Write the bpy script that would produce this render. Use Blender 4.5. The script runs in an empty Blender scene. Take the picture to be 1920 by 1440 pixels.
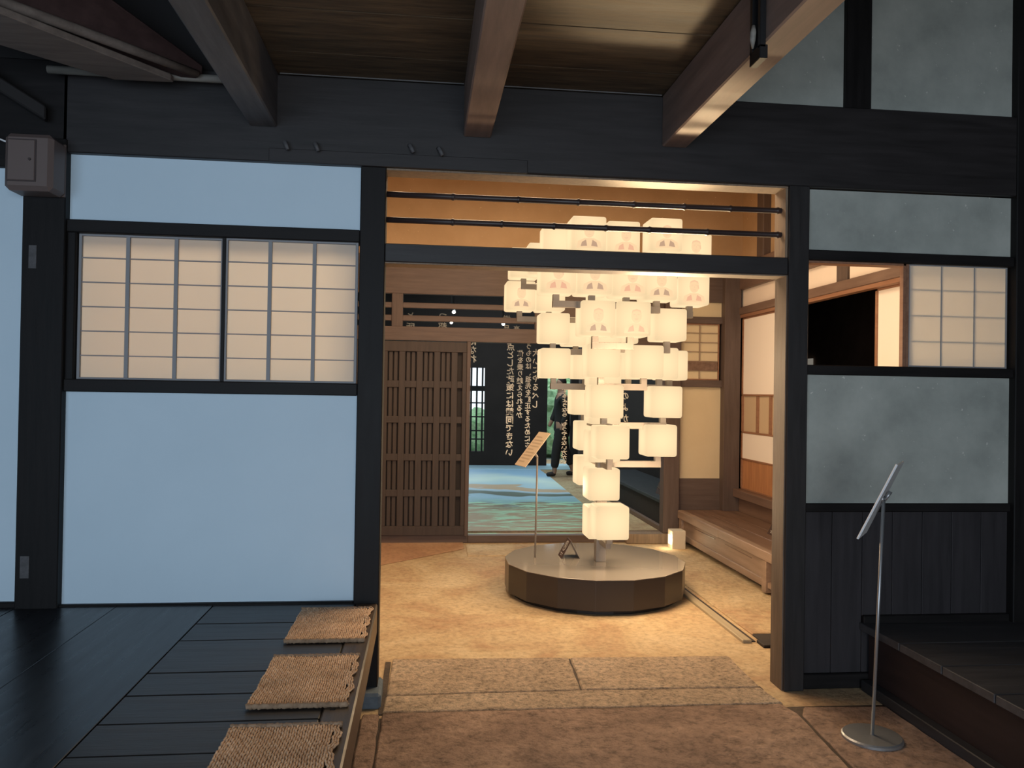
import bpy, bmesh, math, random
from mathutils import Vector, Matrix
random.seed(4)
C = bpy.context.scene.collection
S = bpy.context.scene
R_ = math.radians

# ------------------------------------------------------------ camera, view, sky, large lights
H = 1.4
def make_camera():
    yaw, pitch, roll = R_(6.28), R_(.55), R_(.92)
    f = Vector((math.sin(yaw)*math.cos(pitch), math.cos(yaw)*math.cos(pitch), math.sin(pitch)))
    r = Vector((math.cos(yaw), -math.sin(yaw), 0)); u = r.cross(f)
    r2 = math.cos(roll)*r + math.sin(roll)*u; u2 = -math.sin(roll)*r + math.cos(roll)*u
    m = Matrix(((r2.x, u2.x, -f.x, 0), (r2.y, u2.y, -f.y, 0), (r2.z, u2.z, -f.z, H), (0, 0, 0, 1)))
    cd = bpy.data.cameras.new('camera'); co = bpy.data.objects.new('camera', cd); C.objects.link(co)
    co.matrix_world = m
    cd.sensor_width = 36; cd.lens = 36*1500/1920; cd.clip_start = .05; cd.clip_end = 200
    S.camera = co
make_camera()
S.view_settings.view_transform = 'Standard'; S.view_settings.look = 'None'
S.view_settings.exposure = 0; S.view_settings.gamma = 1; S.view_settings.use_curve_mapping = False

w = bpy.data.worlds.new('sky'); S.world = w; w.use_nodes = True
bg = w.node_tree.nodes['Background']; bg.inputs[0].default_value = (.80, .90, 1, 1); bg.inputs[1].default_value = 1.7

def area(name, loc, target, sx, sy, power, col, spread=180):
    d = bpy.data.lights.new(name, 'AREA'); d.shape = 'RECTANGLE'; d.size = sx; d.size_y = sy
    d.energy = power; d.color = col; d.spread = R_(spread)
    o = bpy.data.objects.new(name, d); C.objects.link(o); o.location = loc
    o.rotation_euler = (Vector(target)-Vector(loc)).to_track_quat('-Z', 'Y').to_euler(); return o
def point(name, loc, power, col, rad=.05):
    d = bpy.data.lights.new(name, 'POINT'); d.energy = power; d.color = col; d.shadow_soft_size = rad
    o = bpy.data.objects.new(name, d); C.objects.link(o); o.location = loc; return o
def spot(name, loc, target, power, col, ang, blend=.5, rad=.05):
    d = bpy.data.lights.new(name, 'SPOT'); d.energy = power; d.color = col; d.shadow_soft_size = rad
    d.spot_size = R_(ang); d.spot_blend = blend
    o = bpy.data.objects.new(name, d); C.objects.link(o); o.location = loc
    o.rotation_euler = (Vector(target)-Vector(loc)).to_track_quat('-Z', 'Y').to_euler(); return o
WARM = (1, .72, .44)
# daylight entering the entrance hall through the wide doorway behind the viewer
area('daylight_doorway', (-2.2, -2.55, 1.25), (-1.5, 3.6, 1.0), 2.6, 2.2, 70, (.52, .74, 1))
area('daylight_doorway_right', (.5, -2.45, 1.3), (2.2, 3.6, 1.8), 1.8, 2.2, 75, (.86, .93, 1))
# added warm area lights, out of view, that brighten the lantern room
area('fill_light_lantern_room', (.75, 5.3, 3.45), (.75, 5.1, 0), 1.6, 1.6, 80, (1, .74, .48))
area('fill_light_left', (-1.0, 5.2, 3.4), (-1.0, 4.9, 0), 1.0, 1.0, 30, (1, .74, .5))
# daylight and ceiling projector of the far hall
area('daylight_far_hall', (1.5, 12.6, 3.6), (1.5, 12.4, 0), 2.5, 3.0, 105, (.74, .92, 1))
area('projector_far_hall', (1.2, 9.6, 3.6), (1.2, 9.6, 0), 2.0, 1.4, 50, (.85, 1, .92))

# ------------------------------------------------------------ materials
def new_mat(name):
    m = bpy.data.materials.new(name); m.use_nodes = True
    nt = m.node_tree; b = nt.nodes['Principled BSDF']; return m, nt, b
def N(nt, t, **k):
    n = nt.nodes.new(t)
    for a, v in k.items():
        if a in n.inputs: n.inputs[a].default_value = v
        else: setattr(n, a, v)
    return n
def coords(nt, sc=(1, 1, 1), rot=(0, 0, 0)):
    tc = N(nt, 'ShaderNodeTexCoord'); mp = N(nt, 'ShaderNodeMapping')
    mp.inputs['Scale'].default_value = sc; mp.inputs['Rotation'].default_value = rot
    nt.links.new(tc.outputs['Object'], mp.inputs[0]); return mp.outputs[0]
def ramp(nt, fac, stops):
    r = N(nt, 'ShaderNodeValToRGB'); e = r.color_ramp.elements
    while len(e) < len(stops): e.new(.5)
    for el, (p, c) in zip(e, stops):
        el.position = p; el.color = (*c, 1) if len(c) == 3 else c
    nt.links.new(fac, r.inputs[0]); return r.outputs[0]
def bump(nt, b, fac, strength=.2, dist=.01):
    bp = N(nt, 'ShaderNodeBump'); bp.inputs['Strength'].default_value = strength; bp.inputs['Distance'].default_value = dist
    nt.links.new(fac, bp.inputs['Height']); nt.links.new(bp.outputs[0], b.inputs['Normal']); return bp
def mix(nt, fac, a, bb, mode='MIX'):
    n = N(nt, 'ShaderNodeMix', data_type='RGBA', blend_type=mode)
    for i, v in ((0, fac), (6, a), (7, bb)):
        if hasattr(v, 'links'): nt.links.new(v, n.inputs[i])
        else: n.inputs[i].default_value = v if i == 0 else (*v, 1)
    return n.outputs[2]
def plain(name, col, rough=.6, metal=0, spec=.5):
    m, nt, b = new_mat(name); b.inputs['Base Color'].default_value = (*col, 1)
    b.inputs['Roughness'].default_value = rough; b.inputs['Metallic'].default_value = metal
    b.inputs['Specular IOR Level'].default_value = spec
    return m
def wood(name, c1, c2, axis='z', rough=.5, scale=6, bumps=.15, spec=.4):
    m, nt, b = new_mat(name)
    sc = {'x': (.09, 1, 1), 'y': (1, .09, 1), 'z': (1, 1, .09)}[axis]
    v = coords(nt, tuple(scale*s for s in sc))
    n = N(nt, 'ShaderNodeTexNoise', Scale=5.0, Detail=8.0, Roughness=.65); nt.links.new(v, n.inputs['Vector'])
    col = ramp(nt, n.outputs[0], [(.3, c1), (.7, c2)])
    nt.links.new(col, b.inputs['Base Color'])
    r = N(nt, 'ShaderNodeMapRange'); r.inputs['To Min'].default_value = rough-.1; r.inputs['To Max'].default_value = rough+.15
    nt.links.new(n.outputs[0], r.inputs[0]); nt.links.new(r.outputs[0], b.inputs['Roughness'])
    b.inputs['Specular IOR Level'].default_value = spec
    bump(nt, b, n.outputs[0], bumps, .006)
    return m
def plaster(name, c1, c2, scale=3, rough=.9, bumps=.08, spots=None):
    m, nt, b = new_mat(name); v = coords(nt)
    n = N(nt, 'ShaderNodeTexNoise', Scale=float(scale), Detail=7.0, Roughness=.6); nt.links.new(v, n.inputs['Vector'])
    col = ramp(nt, n.outputs[0], [(.3, c1), (.7, c2)])
    if spots:
        n2 = N(nt, 'ShaderNodeTexNoise', Scale=38.0, Detail=3.0); nt.links.new(v, n2.inputs['Vector'])
        f = ramp(nt, n2.outputs[0], [(.70, (0, 0, 0)), (.74, (1, 1, 1))])
        col = mix(nt, f, col, spots)
    nt.links.new(col, b.inputs['Base Color']); b.inputs['Roughness'].default_value = rough
    b.inputs['Specular IOR Level'].default_value = .2
    n3 = N(nt, 'ShaderNodeTexNoise', Scale=60.0, Detail=5.0); nt.links.new(v, n3.inputs['Vector'])
    bump(nt, b, n3.outputs[0], bumps, .003)
    return m

M = {}
M['header_wood'] = wood('charred_header_wood', (.013, .0115, .0115), (.028, .024, .0245), 'x', .50)
M['black_wood_x'] = wood('charred_wood_x', (.006, .0055, .0055), (.015, .013, .013), 'x', .55, spec=.2)
M['black_wood_z'] = wood('charred_wood_z', (.006, .0055, .0055), (.014, .0125, .0125), 'z', .55, spec=.2)
M['black_wood_y'] = wood('charred_wood_y', (.016, .016, .018), (.03, .03, .034), 'y', .5)
M['kick_wood'] = wood('kick_board_wood', (.018, .016, .018), (.034, .030, .033), 'z', .6)
M['beam_wood'] = wood('beam_wood', (.15, .098, .078), (.26, .18, .145), 'y', .6, 4)
M['beam_dark'] = wood('beam_wood_grey', (.05, .048, .05), (.12, .116, .12), 'y', .6, 5)
M['ceil_wood'] = wood('ceiling_board_wood', (.030, .021, .014), (.13, .092, .055), 'x', .6, 7, .4, .25)
M['brown_z'] = wood('brown_wood_z', (.080, .055, .046), (.125, .088, .074), 'z', .55)
M['brown_x'] = wood('brown_wood_x', (.088, .060, .050), (.138, .097, .081), 'x', .55)
M['brown_y'] = wood('brown_wood_y', (.13, .08, .06), (.2, .13, .10), 'y', .45)
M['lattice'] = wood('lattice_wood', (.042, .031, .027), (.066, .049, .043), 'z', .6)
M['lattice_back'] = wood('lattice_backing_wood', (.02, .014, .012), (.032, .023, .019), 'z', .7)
M['bench'] = wood('bench_wood', (.13, .075, .05), (.24, .15, .11), 'y', .35, 5)
M['bench_front'] = wood('worn_bench_edge_wood', (.22, .145, .10), (.36, .25, .185), 'y', .5, 5)
M['orange_wood'] = wood('cedar_panel_wood', (.34, .14, .06), (.50, .24, .11), 'z', .5, 6)
M['orange_rail'] = wood('cedar_rail_wood', (.22, .10, .055), (.33, .17, .10), 'y', .5, 6)
M['jamb'] = wood('worn_jamb_wood', (.16, .11, .075), (.28, .20, .13), 'z', .55, 7)
M['floor_wood_y'] = wood('floor_board_wood_y', (.006, .006, .008), (.015, .0145, .017), 'y', .27, 5, .12, .5)
M['floor_wood_x'] = wood('floor_board_wood_x', (.013, .0115, .011), (.036, .031, .029), 'x', .36, 5, .3, .45)
M['edge_wood'] = wood('floor_edge_wood', (.035, .025, .018), (.10, .065, .04), 'y', .35, 6, .3)
M['white_plaster'] = plaster('white_plaster', (.56, .695, .79), (.60, .735, .83), 2, .9, .03)
M['grey_plaster'] = plaster('grey_plaster', (.27, .29, .265), (.46, .48, .44), 3.2, .85, .2, (.58, .59, .54))
M['tan_plaster'] = plaster('tan_plaster', (.44, .285, .155), (.56, .375, .22), 1.6, .9, .15, (.68, .5, .32))
M['beige_plaster'] = plaster('beige_plaster', (.62, .50, .32), (.70, .58, .39), 2, .9, .08)
M['peach_plaster'] = plaster('warm_white_plaster', (.78, .66, .56), (.82, .70, .60), 2, .9, .03)
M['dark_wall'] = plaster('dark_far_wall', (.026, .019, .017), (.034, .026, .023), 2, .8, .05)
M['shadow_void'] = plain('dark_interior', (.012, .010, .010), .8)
M['iron'] = plain('black_iron', (.03, .03, .032), .4, .7)
M['bamboo_dark'] = wood('smoked_bamboo', (.018, .010, .010), (.05, .03, .026), 'x', .4, 8)
M['bamboo_pale'] = wood('pale_bamboo', (.16, .15, .13), (.26, .24, .21), 'x', .6, 8)
M['stand_metal'] = plain('brushed_grey_metal', (.36, .37, .38), .38, .75)
M['plate_grey'] = plain('grey_plate', (.66, .68, .69), .5)
M['plate_edge'] = plain('pale_plate_edge', (.7, .72, .74), .4)
M['caption'] = plain('faint_caption_print', (.42, .32, .21), .6)
M['plate_beige'] = plain('beige_plate', (.55, .42, .28), .5)
M['arm_metal'] = plain('champagne_metal', (.24, .205, .175), .5, .2)
M['pedestal_side'] = plain('dark_bronze_metal', (.050, .043, .041), .28, .4)
M['pedestal_top'] = plain('polished_grey_top', (.42, .38, .33), .07, .4, .9)
M['box_taupe'] = plain('taupe_enamel', (.13, .095, .085), .5)
M['box_line'] = plain('taupe_groove', (.045, .03, .028), .6)
M['white_box'] = plain('cream_box', (.62, .54, .42), .6)
M['arris_glint'] = plain('painted_arris_glint', (.13, .125, .125), .5)  # pale tone stands in for the glint along the header's top edge
M['sign_brown'] = plain('brown_sign_card', (.055, .028, .018), .5)
M['sign_white'] = plain('white_sign_print', (.8, .78, .74), .6)
M['sign_grey'] = plain('taupe_sign_back', (.32, .26, .21), .5)
M['text'] = plain('cream_lettering', (.95, .90, .80), .7)
M['drain_dark'] = plain('drain_shadow_iron', (.03, .02, .015), .8)
M['drain_wood'] = wood('drain_strip_wood', (.30, .24, .15), (.42, .34, .22), 'y', .6)
M['cloth_dark'] = plain('dark_clothes', (.018, .015, .014), .9)
M['skin'] = plain('skin', (.36, .2, .13), .6)
M['hair'] = plain('dark_hair', (.02, .014, .012), .6)
M['leaf'] = plaster('hedge_leaves', (.16, .36, .16), (.5, .72, .42), 9, .8, .3)
M['blue_grey_stone'] = plaster('blue_grey_stone', (.09, .12, .15), (.16, .2, .24), 20, .8, .5)

def earth(name, c1, c2, c3, bsc=45, bstr=.5, speck=.25, soft=.012):
    m, nt, b = new_mat(name); v = coords(nt)
    n = N(nt, 'ShaderNodeTexNoise', Scale=1.6, Detail=12.0, Roughness=.62, Distortion=.8); nt.links.new(v, n.inputs['Vector'])
    n2 = N(nt, 'ShaderNodeTexNoise', Scale=float(bsc), Detail=8.0, Roughness=.72); nt.links.new(v, n2.inputs['Vector'])
    col = ramp(nt, n.outputs[0], [(.34, c1), (.5, c2), (.66, c3)])
    f = ramp(nt, n2.outputs[0], [(.32, (1-speck*1.6,)*3), (.5, (1, 1, 1)), (.70, (1+speck,)*3)])
    col = mix(nt, 1.0, col, f, 'MULTIPLY')
    nt.links.new(col, b.inputs['Base Color']); b.inputs['Roughness'].default_value = .8
    b.inputs['Specular IOR Level'].default_value = .3
    n3 = N(nt, 'ShaderNodeTexNoise', Scale=6.0, Detail=10.0, Roughness=.6); nt.links.new(v, n3.inputs['Vector'])
    ad = N(nt, 'ShaderNodeMath', operation='MULTIPLY_ADD'); nt.links.new(n3.outputs[0], ad.inputs[0]); ad.inputs[1].default_value = 1.6; nt.links.new(n2.outputs[0], ad.inputs[2])
    bump(nt, b, ad.outputs[0], bstr, soft)
    return m
M['earth'] = earth('packed_earth', (.40, .25, .14), (.50, .365, .21), (.58, .45, .28), 26, .8, .2)
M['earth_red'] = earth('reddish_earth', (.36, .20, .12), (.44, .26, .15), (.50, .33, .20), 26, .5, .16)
M['granite'] = earth('chiselled_granite', (.50, .37, .25), (.60, .45, .31), (.72, .56, .40), 42, 1.0, .40, .03)
M['front_stone'] = earth('brown_flagstone', (.24, .155, .11), (.36, .235, .165), (.46, .31, .22), 24, 1.0, .34, .02)

def paper_mat(name, col, trans, rough=.9):
    m, nt, b = new_mat(name); out = nt.nodes['Material Output']; nt.nodes.remove(b)
    d = N(nt, 'ShaderNodeBsdfDiffuse'); t = N(nt, 'ShaderNodeBsdfTranslucent'); mx = N(nt, 'ShaderNodeMixShader')
    d.inputs[0].default_value = (*col, 1); t.inputs[0].default_value = (*col, 1); mx.inputs[0].default_value = trans
    nt.links.new(d.outputs[0], mx.inputs[1]); nt.links.new(t.outputs[0], mx.inputs[2]); nt.links.new(mx.outputs[0], out.inputs[0])
    return m
M['paper'] = paper_mat('shoji_paper', (.88, .85, .78), .6)
M['paper_white'] = paper_mat('white_door_paper', (.92, .83, .75), .1)

def glass_mat(name, tint=(.9, .9, .9), gloss=.06):
    m, nt, b = new_mat(name); out = nt.nodes['Material Output']; nt.nodes.remove(b)
    tr = N(nt, 'ShaderNodeBsdfTransparent'); tr.inputs[0].default_value = (*tint, 1)
    g = N(nt, 'ShaderNodeBsdfGlossy'); g.inputs['Roughness'].default_value = .02
    mx = N(nt, 'ShaderNodeMixShader'); mx.inputs[0].default_value = gloss
    nt.links.new(tr.outputs[0], mx.inputs[1]); nt.links.new(g.outputs[0], mx.inputs[2]); nt.links.new(mx.outputs[0], out.inputs[0])
    return m
M['glass'] = glass_mat('clear_glass', (.97, .97, .97), 0.0)

def cube_glow():
    # frosted white lamp shade: a little brighter around the bulb in the middle of each face
    m, nt, b = new_mat('glowing_frosted_shade')
    tc = N(nt, 'ShaderNodeTexCoord'); ln = N(nt, 'ShaderNodeVectorMath', operation='LENGTH')
    nt.links.new(tc.outputs['Object'], ln.inputs[0])
    mr = N(nt, 'ShaderNodeMapRange'); mr.inputs['From Min'].default_value = .11; mr.inputs['From Max'].default_value = .19
    mr.inputs['To Min'].default_value = 1.14; mr.inputs['To Max'].default_value = .86
    nt.links.new(ln.outputs['Value'], mr.inputs[0])
    col = ramp(nt, mr.outputs[0], [(0, (1.0, .70, .38)), (1, (1.0, .70, .38))])
    b.inputs['Base Color'].default_value = (.008, .007, .005, 1); b.inputs['Roughness'].default_value = .6; b.inputs['Specular IOR Level'].default_value = .03
    b.inputs['Emission Color'].default_value = (1, .735, .42, 1)
    nt.links.new(mr.outputs[0], b.inputs['Emission Strength'])
    return m
M['cube'] = cube_glow()
def emis(name, col, s):
    m, nt, b = new_mat(name); b.inputs['Base Color'].default_value = (.05, .04, .03, 1)
    b.inputs['Emission Color'].default_value = (*col, 1); b.inputs['Emission Strength'].default_value = s; return m
M['print_a'] = emis('sepia_print_pale', (1, .69, .39), .93)
M['print_m'] = emis('sepia_print_mid', (.98, .62, .36), .90)
M['print_b'] = emis('sepia_print_red', (.98, .52, .32), .84)
M['print_c'] = emis('sepia_print_dark', (.72, .46, .30), .70)
M['uplight'] = emis('floor_lamp_face', (1, .9, .68), 1.6)
M['spot_face'] = emis('spotlight_face', (1, .93, .8), 30)
M['small_shoji'] = emis('dim_lit_shoji', (.55, .50, .42), .32)

def straw_mat():
    m, nt, b = new_mat('braided_straw'); v = coords(nt, (1, 1, 1))
    n = N(nt, 'ShaderNodeTexNoise', Scale=70.0, Detail=4.0); nt.links.new(v, n.inputs['Vector'])
    n2 = N(nt, 'ShaderNodeTexNoise', Scale=6.0, Detail=2.0); nt.links.new(v, n2.inputs['Vector'])
    col = ramp(nt, n.outputs[0], [(.3, (.58, .36, .21)), (.5, (.72, .48, .30)), (.72, (.86, .64, .44))])
    f = ramp(nt, n2.outputs[0], [(.3, (.8, .8, .8)), (.7, (1.1, 1.1, 1.1))])
    nt.links.new(mix(nt, 1.0, col, f, 'MULTIPLY'), b.inputs['Base Color']); b.inputs['Roughness'].default_value = .9
    bump(nt, b, n.outputs[0], .5, .003); return m
M['straw'] = straw_mat()
M['straw_edge'] = plaster('straw_edge_braid', (.20, .13, .08), (.38, .26, .17), 60, .9, .3)

def river_mat():
    # projected river picture painted into the far hall's floor colour: pale blue water, sandy banks, green ripples
    m, nt, b = new_mat('painted_river_projection'); tc = N(nt, 'ShaderNodeTexCoord')
    sep = N(nt, 'ShaderNodeSeparateXYZ'); nt.links.new(tc.outputs['Object'], sep.inputs[0])
    n = N(nt, 'ShaderNodeTexNoise', Scale=.55, Detail=3.0); nt.links.new(tc.outputs['Object'], n.inputs['Vector'])
    mp = N(nt, 'ShaderNodeMapping'); mp.inputs['Scale'].default_value = (1.6, 7, 1); nt.links.new(tc.outputs['Object'], mp.inputs[0])
    rip = N(nt, 'ShaderNodeTexNoise', Scale=1.6, Detail=5.0, Roughness=.6); nt.links.new(mp.outputs[0], rip.inputs['Vector'])
    ma = N(nt, 'ShaderNodeMath', operation='MULTIPLY_ADD'); nt.links.new(n.outputs[0], ma.inputs[0]); ma.inputs[1].default_value = 3.4
    nt.links.new(sep.outputs[1], ma.inputs[2])
    sl = N(nt, 'ShaderNodeMath', operation='MULTIPLY_ADD'); nt.links.new(sep.outputs[0], sl.inputs[0]); sl.inputs[1].default_value = .35
    nt.links.new(ma.outputs[0], sl.inputs[2])
    mr = N(nt, 'ShaderNodeMapRange'); mr.inputs['From Min'].default_value = 1.3; mr.inputs['From Max'].default_value = 8.3
    nt.links.new(sl.outputs[0], mr.inputs[0])
    banks = ramp(nt, mr.outputs[0], [(0, (.42, .30, .17)), (.40, (.36, .26, .15)), (.45, (.20, .15, .09)), (.455, (.24, .42, .46)), (.53, (.34, .52, .66)), (.535, (.12, .13, .10)), (.60, (.15, .20, .17)), (.605, (.34, .46, .56)), (.65, (.50, .64, .74)), (.655, (.58, .40, .26)), (.72, (.60, .44, .30)), (.725, (.46, .64, .74)), (.86, (.74, .88, .82)), (1, (.40, .62, .82))])
    near = N(nt, 'ShaderNodeMapRange'); near.inputs['From Min'].default_value = 2.9; near.inputs['From Max'].default_value = 2.5
    nt.links.new(sep.outputs[1], near.inputs[0])
    rr = ramp(nt, rip.outputs[0], [(.50, (0, 0, 0)), (.56, (1, 1, 1))])
    f = N(nt, 'ShaderNodeMath', operation='MULTIPLY'); nt.links.new(near.outputs[0], f.inputs[0]); nt.links.new(rr, f.inputs[1])
    col = mix(nt, f.outputs[0], banks, (.38, .66, .46))
    nt.links.new(col, b.inputs['Base Color']); b.inputs['Roughness'].default_value = .45
    return m
M['river'] = river_mat()

# ------------------------------------------------------------ mesh helpers (world coordinates in, one object out)
def add_box(bm, x0, x1, y0, y1, z0, z1):
    v = [bm.verts.new((x, y, z)) for x in (x0, x1) for y in (y0, y1) for z in (z0, z1)]
    for q in ((0, 1, 3, 2), (4, 6, 7, 5), (0, 4, 5, 1), (2, 3, 7, 6), (0, 2, 6, 4), (1, 5, 7, 3)): bm.faces.new([v[i] for i in q])
def add_tube(bm, pts, rads, n=10, caps=True):
    rings = []
    for i, p in enumerate(pts):
        p = Vector(p); a = Vector(pts[max(i-1, 0)]); b = Vector(pts[min(i+1, len(pts)-1)])
        d = (b-a).normalized(); u = d.cross(Vector((0, 0, 1)) if abs(d.z) < .9 else Vector((1, 0, 0))).normalized(); v = d.cross(u)
        r = rads[i] if hasattr(rads, '__len__') else rads
        rings.append([bm.verts.new(p + r*(math.cos(t)*u + math.sin(t)*v)) for t in [2*math.pi*k/n for k in range(n)]])
    for A, B in zip(rings, rings[1:]):
        for k in range(n): bm.faces.new((A[k], A[(k+1) % n], B[(k+1) % n], B[k]))
    if caps: bm.faces.new(rings[0][::-1]); bm.faces.new(rings[-1])
def add_prism(bm, pts, ext):
    a = [bm.verts.new(Vector(p)) for p in pts]; b = [bm.verts.new(Vector(p)+Vector(ext)) for p in pts]; n = len(pts)
    bm.faces.new(a[::-1]); bm.faces.new(b)
    for k in range(n): bm.faces.new((a[k], a[(k+1) % n], b[(k+1) % n], b[k]))
def wloc(o):
    p = Vector((0, 0, 0))
    while o: p += o.location; o = o.parent
    return p
def tag(o, label=None, cat=None, group=None, kind=None):
    if label: o['label'] = label
    if cat: o['category'] = cat
    if group: o['group'] = group
    if kind: o['kind'] = kind
    return o
def link(name, bm, mat, parent=None, bev=0, smooth=False, origin=None, seg=1):
    bmesh.ops.recalc_face_normals(bm, faces=bm.faces)
    if bev: bmesh.ops.bevel(bm, geom=bm.edges[:], offset=bev, segments=seg, affect='EDGES', clamp_overlap=True)
    xs = [v.co.x for v in bm.verts]; ys = [v.co.y for v in bm.verts]; zs = [v.co.z for v in bm.verts]
    org = Vector(origin) if origin else Vector(((min(xs)+max(xs))/2, (min(ys)+max(ys))/2, min(zs)))
    for v in bm.verts: v.co -= org
    me = bpy.data.meshes.new(name); bm.to_mesh(me); bm.free()
    if smooth:
        for p in me.polygons: p.use_smooth = True
    me.materials.append(M[mat] if isinstance(mat, str) else mat)
    o = bpy.data.objects.new(name, me); C.objects.link(o)
    if parent: o.parent = parent; o.location = org - wloc(parent)
    else: o.location = org
    return o
def box(name, mat, *bs, parent=None, bev=.003):
    bm = bmesh.new()
    for b in bs: add_box(bm, *b)
    return link(name, bm, mat, parent, bev)
def tube(name, mat, pts, rads, parent=None, n=12):
    bm = bmesh.new(); add_tube(bm, pts, rads, n); return link(name, bm, mat, parent, 0, True)
def thing(name, label, cat, loc, group=None):
    o = bpy.data.objects.new(name, None); C.objects.link(o); o.location = loc; o.empty_display_size = .1
    return tag(o, label, cat, group)
def struct(o, label, cat):
    return tag(o, label, cat, None, 'structure')
_tn = [0]
def trim(mat, label, *bs, bev=.004, cat='timber'):
    _tn[0] += 1
    return struct(box('trim_%d' % _tn[0], mat, *bs, bev=bev), label, cat)
def wall(side, mat, label, *bs, cat='wall', bev=0):
    return struct(box('wall_'+side, mat, *bs, bev=bev), label, cat)

W = 3.65           # front face of the partition
# ------------------------------------------------------------ entrance hall (where the viewer stands)
struct(box('floor', 'earth', (-4.2, 3.3, 3.46, 7.5, -.12, -.001), (3.3, 6, 3.8, 11.6, -.12, -.001), bev=0), 'packed earth floor of the lantern room', 'floor')
M['joint'] = earth('dark_joint_soil', (.05, .035, .025), (.07, .05, .035), (.10, .07, .05))
struct(box('floor', 'joint', (-4.2, 3.3, -2.6, 3.46, -.12, -.003), bev=0), 'dark soil joints between the hall flagstones', 'floor')
for j in ((.745, .795, 3.69, 4.15, -.02, .004), (-.15, 1.63, 3.665, 3.705, -.02, .003), (-.172, -.145, 3.49, 4.16, -.02, .004)):
    struct(box('floor_joint', 'joint', j, bev=0), 'dark soil joint between threshold stones', 'floor')
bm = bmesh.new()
add_prism(bm, [(-1.9, 4.6, 0), (-.35, 6.42, 0), (.38, 7.10, 0), (.38, 7.38, 0), (-1.9, 7.38, 0)], (0, 0, .006))  # flat strip of redder earth with a diagonal edge
tag(link('earth_patch', bm, 'earth_red', bev=.002), 'reddish strip of earth floor before the lattice door', 'floor patch', kind='structure')
# plaster panels of the partition
D1, D2 = W+.025, W+.10
wall('partition', 'white_plaster', 'large pale blue-white lower plaster panel left of the doorway', (-1.56, -.29, D1, D2, .43, 1.38))
wall('partition', 'white_plaster', 'long pale plaster panel above the left paper windows', (-1.56, -.29, D1, D2, 2.11, 2.42))
wall('partition', 'grey_plaster', 'grey plaster panel above the right paper window', (1.81, 2.90, D1, D2, 2.10, 2.40))
wall('partition', 'grey_plaster', 'stained grey plaster panel under the right paper window', (1.81, 2.90, D1, D2, .88, 1.51))
wall('partition', 'grey_plaster', 'grey plaster field above the big header beside the rightmost ceiling beam', (1.20, 2.01, D1, D2, 2.79, 4.5))
wall('partition', 'grey_plaster', 'tall grey plaster field at the upper right corner', (2.12, 2.90, D1, D2, 2.79, 4.5))
wall('partition', 'kick_wood', 'dark vertical board wainscot at the lower right', *[(1.82+i*.155, 1.82+i*.155+.152, W+.03, W+.06, 0, .88) for i in range(7)], bev=.002)
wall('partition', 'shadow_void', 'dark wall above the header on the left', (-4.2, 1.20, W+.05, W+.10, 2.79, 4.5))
# timbers of the partition
trim('header_wood', 'massive black header beam across the whole wall', (-1.57, 2.92, W-.01, W+.13, 2.405, 2.795))
trim('header_wood', 'thin black batten under the header left of centre', (-.70, .455, W-.022, W-.008, 2.402, 2.462), bev=.002)
trim('black_wood_z', 'black post left of the doorway', (-.298, -.185, W-.005, W+.125, .0, 2.405))
M['post_wood'] = wood('charred_post_wood', (.012, .011, .011), (.026, .023, .023), 'z', .52)
trim('post_wood', 'black post right of the doorway', (1.718, 1.818, W-.015, W+.125, .0, 2.405))
trim('header_wood', 'black lintel above the doorway under the bamboo transom', (-.186, 1.719, W-.002, W+.12, 1.978, 2.062))
trim('black_wood_x', 'black rail between upper white panel and left paper windows', (-1.56, -.298, W, W+.11, 2.062, 2.118))
trim('black_wood_x', 'black sill under the left paper windows', (-1.56, -.298, W, W+.11, 1.37, 1.425))
trim('black_wood_x', 'black base rail under the large white panel', (-1.56, -.298, W, W+.11, .42, .447))
trim('black_wood_x', 'black rail above the right paper window', (1.818, 2.89, W, W+.11, 2.055, 2.105))
trim('black_wood_x', 'black sill under the right paper window', (1.818, 2.89, W, W+.11, 1.505, 1.552))
trim('black_wood_x', 'black rail between grey plaster and board wainscot', (1.818, 2.89, W+.01, W+.11, .845, .887))
trim('black_wood_x', 'black base board of the wainscot above the raised floor', (1.818, 2.89, W+.005, W+.06, .0, .07), (2.13, 2.89, W+.01, W+.06, .30, .345))
trim('black_wood_z', 'black corner post at the right edge of the hall', (2.885, 3.06, W-.02, W+.14, 0, 4.5))
trim('black_wood_z', 'short black post between the two upper grey plaster fields', (2.0, 2.13, W-.003, W+.11, 2.795, 4.5))
p = trim('black_wood_z', 'wide black post at the left with two plugged mortises', (-1.722, -1.548, W-.02, W+.12, .43, 2.46))
box('mortise_plug', 'beam_dark', (-1.692, -1.66, W-.024, W-.015, 1.895, 1.995), parent=p, bev=.001)
box('mortise_plug', 'beam_dark', (-1.70, -1.663, W-.024, W-.015, .57, .665), parent=p, bev=.001)
trim('black_wood_x', 'black beam end beyond the upper left corner', (-4.2, -1.55, W-.01, W+.12, 2.33, 2.80))
trim('black_wood_z', 'black stud between shoji frame and left post', (-1.56, -1.515, W+.01, W+.11, 1.42, 2.065))
trim('black_wood_x', 'black sill under the white panel at the far left', (-4.2, -1.72, W, W+.11, .42, .462))
wall('partition', 'white_plaster', 'white panel at the far left edge', (-4.2, -1.715, W+.02, W+.06, .455, 2.335))
M['jamb_dark'] = wood('dark_worn_jamb_wood', (.075, .052, .038), (.17, .125, .09), 'z', .6, 7)
trim('jamb_dark', 'pale worn inner board of the doorway right side', (1.712, 1.722, W+.0, W+.125, 0, 1.978), bev=.001)
trim('jamb', 'worn inner board of the transom top', (-.185, 1.718, W+.005, W+.125, 2.395, 2.404), bev=.001)
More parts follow.
